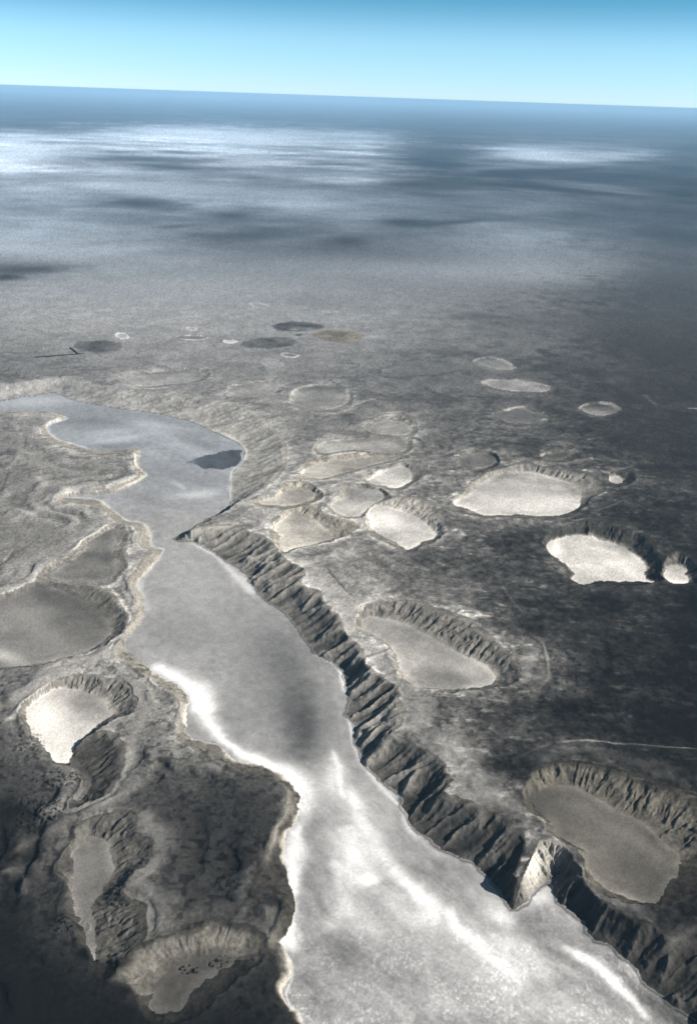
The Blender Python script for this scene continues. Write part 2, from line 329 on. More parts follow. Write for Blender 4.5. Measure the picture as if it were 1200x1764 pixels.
basin('grey triangular basin beside the pointed spit on the left shore',
 [(85,997),(110,975),(130,965),(150,945),(175,920),(195,912),(201,930),(195,950),(202,983),(187,1000),(150,1000)],
 [(62,1001),(95,966),(128,946),(150,928),(190,902),(211,900),(222,920),(222,950),(220,978),(206,994),(187,1006),(150,1007)], ZL, 24, 60, .4, 118, 130, 'dry basin')
basin('faint pale shallow basin behind the far ridge of the upper lake',
 [(213,652),(235,645),(317,638),(352,643),(335,656),(290,662),(243,665)],
 [(200,652),(233,641),(317,634),(364,642),(345,660),(290,667),(240,670)], -20, 10, 60, .3, 142, 150, 'dry basin')

FLOOR_ID0 = 10
for i, b in enumerate(B):
    fp = smooth_poly(unproj(b['F'], b['zr'] - b['d']), 3); rp = smooth_poly(unproj(b['R'], b['zr']), 3)
    lo_, hi_ = np.minimum(fp.min(0), rp.min(0)) - 400, np.maximum(fp.max(0), rp.max(0)) + 400
    idx = np.where((X > lo_[0]) & (X < hi_[0]) & (Yv > lo_[1]) & (Yv < hi_[1]))[0]
    inF, inR, dF, dR, sF, sR_ = fields(idx, fp, rp)
    inR |= inF
    lam = b['lam'] * 1.05
    p = wall(dF, dR, sF, lam, X[idx], Yv[idx], 200 + 7 * i, b['st'], nr=fields.near, fine=.6, ret=.26, k1=2.1, k2=1.5)
    zf = b['zr'] - b['d'] + (fbm(X[idx] / 120, Yv[idx] / 120, 3, 55 + i) - .5) * 1.2 - 2.5 * sstep(0, 120, dF)
    pl = Pl[idx]
    zz = np.where(inF, zf, zf + (pl - zf) * p)
    take = inR & (zz < Z[idx] + 0.01) & ~((ID[idx] == SALT) & (zz > Z[idx] - 8))
    ti = idx[take]
    Z[ti] = zz[take]; ID[ti] = np.where(inF[take], FLOOR_ID0 + 2 * i, FLOOR_ID0 + 2 * i + 1)
    WALL[ti] = ~inF[take]; WT[ti] = (dF / (dF + dR + 1e-3))[take]
    HALO[idx] = np.minimum(HALO[idx], np.where(inR, 1e9, dR))
    b['nr'] = fields.near[take]; b['idx'] = ti; b['dF'] = dF[take]; b['inF'] = inF[take]
print('basins', time.time() - T0)

# stepped old shorelines: benches that run parallel to the basin rims and the valley shore
hd = np.where(HALO > 1e8, 0, HALO); wv_ = fbm(X / 420, Yv / 420, 3, 811)
bench = np.sin(hd / 34.0 + 9 * wv_) * 1.7 * sstep(.25, .75, noise(X / 420, Yv / 420, 812))
bench = np.sign(bench) * np.abs(bench) ** .7
bm_ = np.where(ID == 0, sstep(0, 40, hd) * sstep(900, 450, hd) * sstep(720, 860, PY) * (.25 + .75 * side), 0)
Z = Z + 10.0 * bench * bm_
BENCH = bench * bm_
# ------------------------------------------------------------------ earth colour
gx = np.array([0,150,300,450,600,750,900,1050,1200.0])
rows = {  # ground tones; the black bottom corners paint in the lens vignette
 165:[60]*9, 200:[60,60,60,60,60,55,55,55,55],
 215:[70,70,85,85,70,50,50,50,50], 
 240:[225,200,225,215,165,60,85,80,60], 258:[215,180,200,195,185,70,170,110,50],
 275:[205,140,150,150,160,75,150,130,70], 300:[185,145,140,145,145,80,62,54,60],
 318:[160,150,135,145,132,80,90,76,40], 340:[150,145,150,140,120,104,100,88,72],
 380:[148,126,108,108,104,102,108,88,76], 430:[150,145,125,115,108,115,125,105,85],
 460:[105,130,135,130,128,128,142,120,90], 500:[146,146,146,142,136,126,116,92,70],
 550:[150,155,155,150,145,125,108,92,72], 600:[130,138,140,132,132,115,102,84,62],
 650:[108,122,130,125,115,98,90,80,60], 700:[128,130,132,125,110,98,82,70,55],
 760:[122,122,135,128,125,100,78,66,50], 820:[122,124,126,122,130,102,74,60,46],
 880:[124,124,126,122,126,96,80,58,46], 950:[124,124,124,120,130,88,68,52,38],
 1020:[122,122,130,140,156,90,60,44,32], 1080:[118,118,130,140,158,116,68,42,30],
 1150:[106,116,124,130,155,134,84,38,28], 1220:[90,106,118,116,146,108,54,40,28],
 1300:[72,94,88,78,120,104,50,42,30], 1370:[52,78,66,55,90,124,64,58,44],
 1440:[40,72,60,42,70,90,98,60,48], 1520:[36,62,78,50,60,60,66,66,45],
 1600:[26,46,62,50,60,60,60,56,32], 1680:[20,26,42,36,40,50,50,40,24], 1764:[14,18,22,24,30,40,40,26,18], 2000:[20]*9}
ry = np.array(sorted(rows)); tab = np.array([rows[k] for k in ry], float)
def bil(px, py):
    px = np.clip(px, 0, 1199.9); py = np.clip(py, ry[0], ry[-1] - .1)
    i = np.clip(np.searchsorted(ry, py, side='right') - 1, 0, len(ry) - 2); j = np.clip((px // 150).astype(int), 0, 7)
    fy = (py - ry[i]) / (ry[i + 1] - ry[i]); fx = px / 150 - j
    fx = fx * fx * (3 - 2 * fx)
    return (tab[i, j] * (1 - fx) + tab[i, j + 1] * fx) * (1 - fy) + (tab[i + 1, j] * (1 - fx) + tab[i + 1, j + 1] * fx) * fy
n_big = fbm(X / 1500, Yv / 1500, 4, 61); n_mid = fbm(X / 260, Yv / 260, 4, 71); n_fin = fbm(X / 55, Yv / 55, 3, 81); n_px = noise(X / 17, Yv / 17, 91)
n_far = fbm(X / 6000, Yv / 5000, 6, 95, .6)
n_fw = sstep(330, 620, PY)
n_mid = n_mid * n_fw + (1 - n_fw) * fbm(X / 2300 + 3, Yv / 2600, 6, 96, .62)
n_fin = .5 + (n_fin - .5) * (.3 + .7 * sstep(380, 620, PY))
jx = (n_big - .5) * 90; jy = (n_mid - .5) * 50
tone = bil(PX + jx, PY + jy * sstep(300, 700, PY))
tone = tone * (1 + (n_mid - .5) * .50 * smo * (0.5 + 0.5 * sstep(400, 900, PY)) + ((n_fin - .5) * .46 * smo + (n_px - .5) * .26) * sstep(350, 900, PY))
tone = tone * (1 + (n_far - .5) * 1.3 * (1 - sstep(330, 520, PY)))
drn = 1 - np.abs(2 * fbm(X / 700 + n_mid, Yv / 700, 4, 651) - 1)
tone = tone * (1 - .22 * smo * sstep(.90, .975, drn) * sstep(480, 700, PY) * (n_mid * 1.6))
# scalds: short pale crescents scattered over the dark scrub plain
sc1 = sstep(.70, .80, fbm(X / 150, Yv / 60, 3, 77)) * sstep(650, 800, PX)
tone = tone * (1 + .5 * sc1 * sstep(620, 900, PY))
dk = sstep(.60, .72, fbm(X / 38, Yv / 38, 2, 177)) * sstep(1000, 1150, PY)
tone = tone * (1 - .3 * dk)
tone0 = tone.copy()
fing = sstep(.35, .62, fbm((-X * .6 + Yv * .8) / 60, (X * .8 + Yv * .6) / 330, 3, 671))
tone = np.where(ID == 0, tone * (1 + (.42 * np.exp(-HALO / 85.0) * (.25 + fing) + .10 * np.exp(-HALO / 260.0)) * sstep(550, 800, PY)), tone)

def stroke(pts, w, add, z=0.0, mask=None, dz=0.0, mul=None, rag=.6):
    """a track, ridge, bright shore or creek: width w metres, tone change, height change"""
    global tone
    g = smooth_poly(unproj(pts, z), 4, False)
    lo_, hi_ = g.min(0) - 3 * w, g.max(0) + 3 * w
    m = (X > lo_[0]) & (X < hi_[0]) & (Yv > lo_[1]) & (Yv < hi_[1])
    if mask is not None: m &= mask
    i = np.where(m)[0]
    if not len(i): return
    d, sl_ = seg_dist(X[i] + wx[i] * rag, Yv[i] + wy[i] * rag, g, False)
    Lg = np.hypot(*(g[1:] - g[:-1]).T).sum()
    wv = w * (.45 + 1.0 * noise(sl_ / (w * 5 + 60), sl_ * 0, 611)) if z != ZV else w * (.35 + 1.1 * noise(sl_ / (w * 3 + 60), sl_ * 0, 612)) * (.8 + .4 * n_mid[i])
    k = np.exp(-(d / wv) ** 2)
    if z != ZV: k = k * sstep(0, .16, sl_ / Lg) * sstep(1, .84, sl_ / Lg) * (.68 + .6 * sstep(.3, .65, n_mid[i]))
    else: k = k * sstep(-.02, .10, sl_ / Lg) * sstep(1.02, .90, sl_ / Lg) * np.clip(.8 + 1.0 * (streak[i] - .35), 0, 1)
    k = np.clip(k, 0, 1)
    tone[i] = tone[i] + (add - tone[i]) * k * (mul or 1.0)
    if dz: Z[i] += dz * k
def blob(cx, cy, rx, ry_, a, val, st=1.0, z=ZV, mask=None, n=.35, hard=False):
    global tone
    px, py = proj(X, Yv, z)
    m = (np.abs(px - cx) < 3 * max(rx, ry_)) & (np.abs(py - cy) < 3 * max(rx, ry_)) & ~bad
    if mask is not None: m &= mask
    i = np.where(m)[0]
    if not len(i): return
    ca, sa = math.cos(rad(a)), math.sin(rad(a))
    dx, dy = px[i] - cx, py[i] - cy
    q = ((dx * ca + dy * sa) / rx) ** 2 + ((-dx * sa + dy * ca) / ry_) ** 2
    q = q * np.maximum(1 + n * 4 * (n_mid[i] - .5), .35) + n * (n_fin[i] - .5)
    k = (1 - sstep(.75, 1.15, q)) if hard else np.exp(-np.maximum(q, 0))
    tone[i] += (val - tone[i]) * k * st

# ------- salt floor
S = ID == SALT
spx, spy = proj(X, Yv, ZV)
streak = fbm((X * .8 + Yv * .6) / 90 + 4 * n_mid, (X * .6 - Yv * .8) / 420, 4, 301)
sv = 158 + (streak - .5) * 28 + (n_fin - .5) * 16
tone = np.where(S, sv, tone)
lp = dict(mask=S, z=ZV, n=.14)
blob(200, 725, 190, 26, 4, 138, .9, **lp); blob(60, 692, 70, 9, -4, 190, .8, **lp)
blob(190, 745, 55, 7, -8, 178, .9, **lp); blob(262, 733, 34, 8, 10, 186, .9, **lp); blob(300, 757, 60, 10, 25, 165, .8, **lp)
blob(125, 748, 35, 8, 10, 165, .8, **lp); blob(190, 768, 40, 5, 0, 125, .8, **lp); blob(345, 765, 34, 8, 15, 128, .8, **lp)
blob(300, 820, 90, 22, 10, 140, .8, **lp); blob(260, 860, 50, 12, 10, 138, .8, **lp); blob(338, 852, 40, 8, -6, 205, .9, **lp); blob(312, 838, 18, 5, 30, 195, .7, **lp)
blob(340, 890, 45, 16, 0, 160, .8, **lp); blob(290, 910, 30, 12, 30, 150, .8, **lp)
blob(330, 1000, 80, 45, 40, 172, .8, **lp); blob(430, 1090, 80, 50, 40, 150, .8, **lp); blob(300, 1090, 60, 30, 10, 142, .8, **lp)
blob(480, 1130, 60, 55, 40, 118, .8, **lp); blob(515, 1225, 46, 75, -12, 84, .9, **lp); blob(525, 1270, 26, 45, 5, 78, .7, **lp)
blob(420, 1215, 60, 50, 20, 142, .6, **lp); blob(560, 1220, 16, 60, -14, 140, .8, **lp)
blob(545, 1390, 22, 90, 0, 142, .9, **lp); blob(655, 1410, 34, 45, -30, 170, .9, **lp); blob(640, 1350, 25, 40, -25, 170, .8, **lp)
for p, w, v in [([(330, 934), (362, 950), (400, 985), (440, 1030)], 60, 215), ([(258, 958), (243, 1000), (250, 1060)], 70, 190),
   ([(262, 1142), (305, 1170), (345, 1195), (358, 1235)], 150, 272), ([(330, 1190), (360, 1245), (400, 1285), (450, 1315), (490, 1335), (513, 1365), (516, 1420)], 95, 275),
   ([(516, 1410), (508, 1470), (505, 1540), (497, 1600), (492, 1650)], 90, 278), ([(500, 1430), (520, 1450), (518, 1500)], 60, 260), ([(492, 1650), (505, 1690), (494, 1715), (520, 1764)], 16, 245),
   ([(540, 1125), (575, 1147), (590, 1165), (596, 1195)], 20, 262), ([(598, 1230), (612, 1290), (650, 1345), (690, 1390), (706, 1430), (745, 1465), (790, 1490)], 22, 225),
   ([(572, 1290), (585, 1330), (590, 1380)], 45, 250), ([(600, 1350), (630, 1430), (670, 1490), (740, 1560), (800, 1610), (850, 1650), (920, 1710)], 120, 272),
   ([(590, 1420), (610, 1470), (640, 1530)], 150, 262), ([(960, 1622), (1020, 1660), (1070, 1705), (1120, 1764)], 60, 272), ([(575, 1480), (600, 1560), (560, 1600)], 90, 225)]:
    stroke(p, w, v, z=ZV, mask=S, mul=.92)
blob(610, 1470, 55, 80, -25, 245, .5, **lp); blob(575, 1340, 22, 40, 0, 245, .7, **lp); blob(720, 1580, 80, 40, 40, 240, .6, **lp); blob(620, 1600, 60, 30, 0, 225, .6, **lp)
blob(210, 755, 60, 6, -8, 195, .8, **lp); blob(330, 775, 50, 8, 20, 175, .7, **lp); blob(150, 725, 50, 5, 0, 122, .8, **lp); blob(290, 735, 60, 4, 8, 175, .6, **lp)
blob(535, 1515, 20, 60, 0, 150, .9, **lp); blob(590, 1640, 42, 34, 25, 112, .9, **lp); blob(540, 1700, 40, 45, 0, 142, .8, **lp)
blob(640, 1665, 40, 25, 30, 150, .7, **lp); blob(620, 1740, 60, 30, 0, 185, .6, **lp)
blob(760, 1640, 60, 28, 25, 184, .8, **lp); blob(845, 1555, 60, 26, 40, 190, .8, **lp); blob(790, 1500, 50, 14, 35, 150, .9, **lp); blob(730, 1450, 18, 30, -40, 175, .8, **lp)
blob(925, 1548, 28, 15, -15, 225, .95, **lp); blob(862, 1578, 26, 16, 20, 245, .95, **lp); blob(950, 1602, 70, 16, 25, 140, .9, **lp)
blob(1010, 1625, 40, 8, 40, 150, .9, **lp); blob(820, 1680, 60, 30, 20, 200, .7, **lp); blob(900, 1660, 80, 26, 35, 215, .7, **lp); blob(950, 1740, 130, 30, 10, 212, .7, **lp)
blob(760, 1730, 80, 30, 0, 190, .7, **lp); blob(1120, 1725, 40, 12, 35, 105, .9, **lp); blob(1180, 1764, 60, 20, 30, 85, .9, **lp)
gran = (noise(X / 10, Yv / 10, 401) - .5)
vein = 1 - np.abs(2 * fbm(X / 75 + 2 * n_mid, Yv / 75, 4, 431) - 1); vein2 = 1 - np.abs(2 * fbm((X * .75 + Yv * .66) / 45 + 3 * n_mid, (X * .66 - Yv * .75) / 170, 4, 441) - 1)
tone = np.where(S, tone + ((vein - .82) * 16 + (vein2 - .82) * 30) * (.3 + .45 * sstep(1250, 1420, PY)), tone)
flk = sstep(.64, .74, noise(X / 9, Yv / 14, 451)) * sstep(.45, .6, fbm(X / 140, Yv / 140, 3, 452)) * sstep(1500, 1700, PY)
tone = np.where(S, tone + 30 * flk, tone)
tone = np.where(S, tone + (gran * 20 + (n_px - .5) * 22) * (0.22 + .75 * sstep(1380, 1700, PY)) + (streak - .5) * 24 * sstep(1250, 1400, PY) + (n_fin - .5) * 16, tone)
tone = np.where(S & (VD < 26), tone * (1 - .38 * np.exp(-((VD - 13) / 9) ** 2) * (1 - side)), tone)   # darker strip at the toe of the cliffs
water_poly = [(325, 796), (337, 790), (352, 784), (378, 780), (402, 777), (416, 776), (415, 790), (404, 803), (383, 808), (362, 806), (343, 805)]
wp = unproj(water_poly, ZV)
WPOND = inside(X + wx * 1.2, Yv + wy * 2.2, wp) & S
tone = np.where(WPOND, 82 + 40 * sstep(350, 322, PX) + (n_fin - .5) * 22 + (streak - .5) * 40, tone)

# ------- slopes
W = WALL > .5
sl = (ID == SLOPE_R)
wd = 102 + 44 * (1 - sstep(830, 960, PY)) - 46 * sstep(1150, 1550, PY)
wd = wd * (1 + (n_fin - .5) * .5 + (n_mid - .5) * .35 + 1.0 * (spur_v - .45))  # lit spur crests painted paler, shaded gullies darker
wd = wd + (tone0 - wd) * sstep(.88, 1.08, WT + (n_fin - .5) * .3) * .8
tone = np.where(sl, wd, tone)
sl = (ID == SLOPE_L)
tone = np.where(sl, tone0 * 1.08 + 8, tone)
_vd = np.full(NV, 1e9, np.float32); _vd[vidx] = vdF
tone = np.where(sl, tone + (225 - tone) * np.exp(-(_vd / (3 + 34 * sstep(.38, .66, n_mid))) ** 2) * sstep(1090, 1170, PY) * .85, tone)
# ------- basins
for i, b in enumerate(B):
    ti = b['idx']; inF = b['inF']; dF = b['dF']
    ok = (ID[ti] // 2) == (FLOOR_ID0 // 2 + i)
    ft = b['ft'] * (1 + (n_mid[ti] - .5) * .34 + (fbm(X[ti] / 600, Yv[ti] / 350, 3, 700 + i) - .5) * .5 + (n_fin[ti] - .5) * .14 + (n_px[ti] - .5) * .10)
    ft = ft + 26 * np.exp(-dF / 40.0) * sstep(.35, .65, n_mid[ti]) - 8 * np.exp(-((dF - 70) / 35) ** 2)
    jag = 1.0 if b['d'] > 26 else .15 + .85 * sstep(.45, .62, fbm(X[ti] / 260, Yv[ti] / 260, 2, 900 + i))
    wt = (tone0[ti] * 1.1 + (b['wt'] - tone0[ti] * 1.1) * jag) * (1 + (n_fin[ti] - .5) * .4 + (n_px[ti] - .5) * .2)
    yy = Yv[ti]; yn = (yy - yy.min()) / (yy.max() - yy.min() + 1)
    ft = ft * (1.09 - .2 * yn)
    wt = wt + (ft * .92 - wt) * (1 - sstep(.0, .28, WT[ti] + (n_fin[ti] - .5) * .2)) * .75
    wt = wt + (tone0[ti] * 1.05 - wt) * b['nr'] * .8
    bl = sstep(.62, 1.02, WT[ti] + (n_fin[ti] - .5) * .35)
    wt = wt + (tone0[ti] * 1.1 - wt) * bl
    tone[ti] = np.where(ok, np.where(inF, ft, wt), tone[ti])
fl = lambda k: ID == FLOOR_ID0 + 2 * k
blob(80, 1235, 34, 36, 60, 255, .9, z=-118, mask=fl(23)); blob(150, 1215, 45, 25, 20, 125, .8, z=-118, mask=fl(23)); blob(110, 1290, 20, 25, 0, 235, .8, z=-118, mask=fl(23))
blob(930, 870, 50, 14, 10, 225, .8, z=-40, mask=fl(0)); blob(860, 840, 50, 12, 0, 165, .6, z=-40, mask=fl(0))
blob(1085, 985, 35, 10, 25, 245, .8, z=-75, mask=fl(1)); blob(957, 945, 12, 15, 0, 270, .9, z=-75, mask=fl(1)); blob(1010, 955, 40, 12, 25, 195, .7, z=-75, mask=fl(1))
blob(770, 1165, 50, 10, 5, 115, .8, z=-55, mask=fl(3)); blob(800, 1150, 30, 12, 30, 165, .6, z=-55, mask=fl(3))
blob(960, 1395, 60, 16, 35, 92, .6, z=-62, mask=fl(4)); blob(1090, 1500, 60, 30, 30, 86, .6, z=-62, mask=fl(4)); blob(1080, 1440, 70, 10, 30, 122, .6, z=-62, mask=fl(4))
blob(668, 893, 22, 9, 20, 250, .9, z=-42, mask=fl(5))
blob(60, 1075, 60, 22, 30, 150, .7, z=-100, mask=fl(22)); blob(100, 1035, 50, 12, 20, 92, .7, z=-100, mask=fl(22)); blob(10, 1130, 40, 12, 20, 200, .8, z=-100, mask=fl(22)); blob(130, 1090, 30, 14, 20, 108, .6, z=-100, mask=fl(22))
blob(150, 1500, 25, 50, 0, 128, .6, z=-140, mask=fl(25)); blob(143, 1470, 14, 10, 0, 102, .6, z=-140, mask=fl(25))
blob(550, 688, 28, 9, 0, 115, .8, z=-18, mask=fl(12)); blob(600, 742, 40, 6, 0, 100, .7, z=0, mask=ID == 0)

# ------- ridges, tracks, creeks and bright shores on the land; some sunlit bands painted pale
tone = np.where(ID == 0, tone * (1 + .08 * BENCH), tone)
L = (ID == 0) | (ID == SLOPE_L)
zl = ZL
for p, w, v, dz in [
 ([(0,905),(45,885),(80,872),(98,858),(103,840),(75,832),(52,818)], 50, 168, 10), ([(0,890),(60,868),(95,848)], 30, 150, 6),
 ([(0,1003),(40,990),(70,978),(105,966),(125,952)], 45, 150, 8), ([(112,960),(140,936),(165,915),(195,902)], 26, 205, 14),
 ([(45,1190),(80,1165),(125,1143),(190,1122),(225,1100)], 55, 142, 10), ([(0,1200),(40,1190),(80,1175),(120,1158)], 26, 122, 6),
 ([(0,1252),(25,1228),(55,1200),(98,1176)], 18, 200, 6),
 ([(50,1428),(80,1405),(130,1392),(190,1378),(235,1352),(275,1338)], 30, 122, 9), ([(20,1475),(60,1445),(95,1430),(125,1418)], 26, 96, 9),
 ([(0,1512),(35,1500),(70,1495)], 22, 82, 7), ([(38,1505),(42,1530),(36,1550)], 16, 90, 4),
 ([(205,1665),(222,1648),(250,1628),(300,1612)], 18, 130, 8), ([(222,1388),(250,1415),(290,1452),(272,1485),(240,1508),(262,1545),(270,1590),(255,1640)], 44, 138, 0), ([(160,1118),(90,1152),(45,1195),(0,1217)], 55, 150, 10), ([(240,1398),(262,1412)], 40, 150, 0), ([(205,1170),(245,1190),(240,1240),(205,1255)], 40, 140, 6), ([(0,760),(60,790),(110,812),(180,825)], 40, 140, 5), ([(70,1110),(40,1060),(70,1020)], 1, 118, 0),
 ([(255,1545),(262,1580),(258,1610)], 24, 125, 0), ([(225,1180),(245,1215),(240,1250),(222,1300),(215,1340),(185,1385),(140,1400)], 40, 138, 0),
 ([(300,1180),(312,1215),(300,1245),(330,1275)], 20, 150, 4), ([(325,1300),(345,1320),(385,1325)], 30, 120, 6),
 ([(0,820),(20,800),(35,775),(30,740),(10,720)], 26, 145, 4), ([(70,690),(110,680),(140,675)], 22, 190, 8),
 ([(0,681),(40,675),(70,671),(98,664),(118,668)], 40, 215, 12), ([(132,672),(147,664),(165,660)], 60, 185, 3), ([(185,660),(200,645),(235,642)], 40, 165, 3),
 ([(238,660),(246,668),(268,670)], 24, 185, 4), ([(110,775),(140,785),(165,783)], 22, 175, 3)]:
    stroke(p, w * 1.35, v, z=zl if p[0][1] > 700 else 0, mask=L, dz=dz * 1.5, mul=.85)
L0 = ID == 0
for p, w, v, dz, mu in [
 ([(945,1278),(1010,1276),(1080,1282),(1215,1288)], 7, 120, 0, .9), ([(880,1320),(905,1300),(950,1280)], 9, 78, 0, .8), ([(858,1000),(878,1030),(905,1062)], 9, 100, 0, .8),
 ([(905,1088),(930,1105),(940,1130),(944,1160),(930,1182)], 14, 118, 6, .9), ([(563,975),(568,988),(585,1005),(598,1020),(612,1030)], 9, 62, -6, .9),
 ([(395,661),(415,657),(443,654),(470,651),(482,653)], 28, 225, 4, .9), ([(500,697),(506,682),(516,671)], 22, 205, 4, .9), ([(590,667),(600,675),(604,684)], 24, 200, 4, .8),
 ([(604,699),(630,690),(650,687)], 18, 175, 2, .8), ([(760,783),(800,768),(830,760)], 16, 135, 0, .7), ([(1003,760),(1040,752),(1088,745)], 16, 125, 0, .8), ([(950,735),(975,750),(992,760)], 18, 60, 0, .6),
 ([(735,785),(765,782),(800,770)], 14, 140, 0, .7), ([(1180,702),(1215,704)], 20, 165, 0, .8), ([(1105,675),(1120,690),(1135,700)], 30, 125, 0, .7),
 ([(550,826),(600,812),(660,800),(700,787)], 10, 62, -3, .8), ([(500,872),(530,862),(575,850)], 14, 70, -3, .7), ([(703,760),(712,753),(725,760),(732,770)], 22, 68, -6, .8), ([(712,768),(722,775),(728,780)], 28, 150, 2, .7),
 ([(800,1360),(830,1350),(870,1330)], 30, 92, 6, .6), ([(790,1370),(845,1378),(900,1392)], 45, 112, 0, .7), ([(1080,735),(1150,700),(1200,690)], 60, 82, 0, .4),
 ([(505,965),(540,975),(560,1010),(590,1040),(610,1090),(640,1130),(670,1150)], 95, 165, 0, .55), ([(695,1175),(715,1215),(720,1260),(765,1290)], 50, 150, 0, .5), ([(615,1135),(650,1125),(672,1118)], 10, 95, -4, .7), ([(655,1170),(670,1160),(690,1153)], 10, 90, -4, .7),
 ([(590,1095),(625,1098),(655,1102)], 8, 110, -3, .6), ([(755,895),(790,905),(790,930)], 30, 120, 4, .5), ([(640,1105),(690,1165),(728,1230),(715,1260),(770,1285),(805,1335),(800,1368),(850,1378),(905,1400),(945,1440)], 100, 142, 0, .8), ([(590,1010),(610,1060),(620,1100)], 80, 165, 0, .7), ([(905,1110),(915,1140),(905,1180)], 70, 118, 0, .6), ([(880,1330),(930,1300),(1010,1290),(1090,1310),(1200,1350)], 60, 72, 0, .5), ([(960,1458),(1000,1462),(1010,1500),(1060,1550),(1130,1575)], 40, 128, 2, .7),
 ([(1010,880),(1040,875),(1075,860)], 14, 120, 2, .8), ([(1000,905),(1040,885),(1060,870)], 26, 50, -3, .6), ([(0,840),(15,800)], 10, 40, -2, .5),
 ([(430,1535),(380,1600),(330,1600)], 22, 96, 4, .7)]:
    stroke(p, w, v, z=0, mask=L0, dz=dz, mul=mu, rag=.3)
for p in [[(395,835),(400,812),(416,797),(425,780),(412,762),(385,747),(355,738)], [(187,873),(217,895),(247,903),(258,922),(264,942),(282,948),(257,980),(238,1003),(244,1030)], [(85,712),(117,720),(84,733),(93,753),(117,762),(167,777)], [(113,858),(150,857),(175,863),(192,878)], [(400,812),(396,840),(398,865)]]:
    stroke(p, 22, 222, z=ZV, mask=S | L | (ID == SLOPE_R), mul=.7, rag=.3)
stroke([(232,775),(233,800),(250,816),(225,832),(190,848)], 18, 205, z=-85, mask=S | L, mul=.8, dz=8)
for p, w, v in [([(484,1352),(493,1375),(499,1392),(478,1430),(462,1470),(445,1510)], 26, 150), ([(212,1000),(238,1015),(240,1050),(225,1085),(205,1105)], 34, 150), ([(235,915),(240,940),(262,950),(235,985)], 26, 145), ([(468,1560),(470,1600),(450,1640)], 60, 108)]:
    stroke(p, w, v, z=-85, mask=(ID == SLOPE_L) | (ID == 0), mul=.8)
blob(915, 1500, 26, 42, 25, 222, .95, z=-60, mask=(ID == SLOPE_R) & (PX > 926 - (PY - 1455) * .46), n=.1); blob(950, 1475, 30, 22, 0, 180, .8, z=-60, mask=ID == SLOPE_R, n=.1)  # sunlit side of the inlet spur painted pale into the slope colour
blob(355, 1440, 85, 75, 20, 50, .75, z=ZL, mask=ID == 0, n=.3); blob(330, 1530, 60, 40, 10, 54, .6, z=ZL, mask=ID == 0, n=.3)
sp_ = sstep(.66, .78, noise(X / 34, Yv / 34, 913)) * np.exp(-(((PX - 370) / 100) ** 2 + ((PY - 1460) / 110) ** 2))
tone = np.where(ID == 0, tone * (1 - .45 * sp_), tone)
rt_ = sstep(650, 900, PX) * sstep(650, 800, PY)
tone = np.where(ID == 0, tone * (1 + rt_ * ((n_fin - .5) * .45 + (fbm(X / 400, Yv / 220, 4, 921) - .5) * 1.0)), tone)
# pits and knobs that cluster below the bright left pan
for (cx, cy, rx, ry_) in [(48,1262,22,26),(100,1325,40,14),(65,1375,40,22),(85,1390,30,12),(150,1350,20,10),(100,1580,25,14),(378,1632,28,10),(322,1645,18,7),(45,1400,22,18)]:
    i = np.where((np.abs(PX - cx) < rx * 1.6) & (np.abs(PY - cy) < ry_ * 1.6))[0]
    q = ((PX[i] - cx) / rx) ** 2 + ((PY[i] - cy) / ry_) ** 2
    k = sstep(.66, .76, noise(X[i] / 15, Yv[i] / 9, 501)) * (1 - sstep(.7, 1.6, q))
    Z[i] -= 9 * k; tone[i] *= (1 - .45 * k)
blob(145, 1645, 16, 9, 0, 14, .9, z=ZL, mask=ID == 0); blob(20, 1400, 30, 22, 0, 18, .8, z=ZL, mask=ID == 0)
stroke([(142,1600),(147,1592),(155,1596),(155,1606),(147,1608)], 6, 135, z=-140, mul=.9, dz=5, rag=0)

# ------- far country
def fblob(cx, cy, rx, ry_, a, val, st=.8): blob(cx, cy, rx, ry_, a, val, st, z=0, mask=ID == 0, n=.8)
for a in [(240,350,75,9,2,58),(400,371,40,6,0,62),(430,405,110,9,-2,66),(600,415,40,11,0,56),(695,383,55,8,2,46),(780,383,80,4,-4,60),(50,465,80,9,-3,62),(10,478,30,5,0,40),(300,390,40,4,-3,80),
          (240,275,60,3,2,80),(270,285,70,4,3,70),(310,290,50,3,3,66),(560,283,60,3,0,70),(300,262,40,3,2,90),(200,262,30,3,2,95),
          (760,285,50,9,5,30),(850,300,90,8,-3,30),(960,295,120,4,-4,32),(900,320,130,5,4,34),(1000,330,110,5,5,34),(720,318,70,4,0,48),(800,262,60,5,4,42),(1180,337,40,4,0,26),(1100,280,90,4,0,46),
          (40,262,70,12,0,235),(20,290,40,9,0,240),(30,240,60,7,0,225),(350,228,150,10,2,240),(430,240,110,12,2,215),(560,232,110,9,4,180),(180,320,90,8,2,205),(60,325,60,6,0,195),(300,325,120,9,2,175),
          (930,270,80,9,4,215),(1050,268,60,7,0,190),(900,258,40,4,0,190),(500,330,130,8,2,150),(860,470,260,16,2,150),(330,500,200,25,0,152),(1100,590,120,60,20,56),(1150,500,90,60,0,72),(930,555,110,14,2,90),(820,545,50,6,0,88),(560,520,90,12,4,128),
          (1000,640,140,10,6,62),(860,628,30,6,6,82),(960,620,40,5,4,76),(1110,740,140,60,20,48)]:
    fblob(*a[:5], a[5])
FIELDS = [('dark elliptical irrigated field with small pale marks, farthest of the three adjoining circles', ell(513,563,46,9,0,28), 90),
          ('dark round irrigated field nearest the white ringed pond', ell(461,591,50,10,-3,28), 90),
          ('brownish dry circular field right of the two dark ones', ell(582,578,44,10,2,28), 112),
          ('mottled dark round field beside the dark windbreak line', ell(170,597,44,10,1,28), 92)]
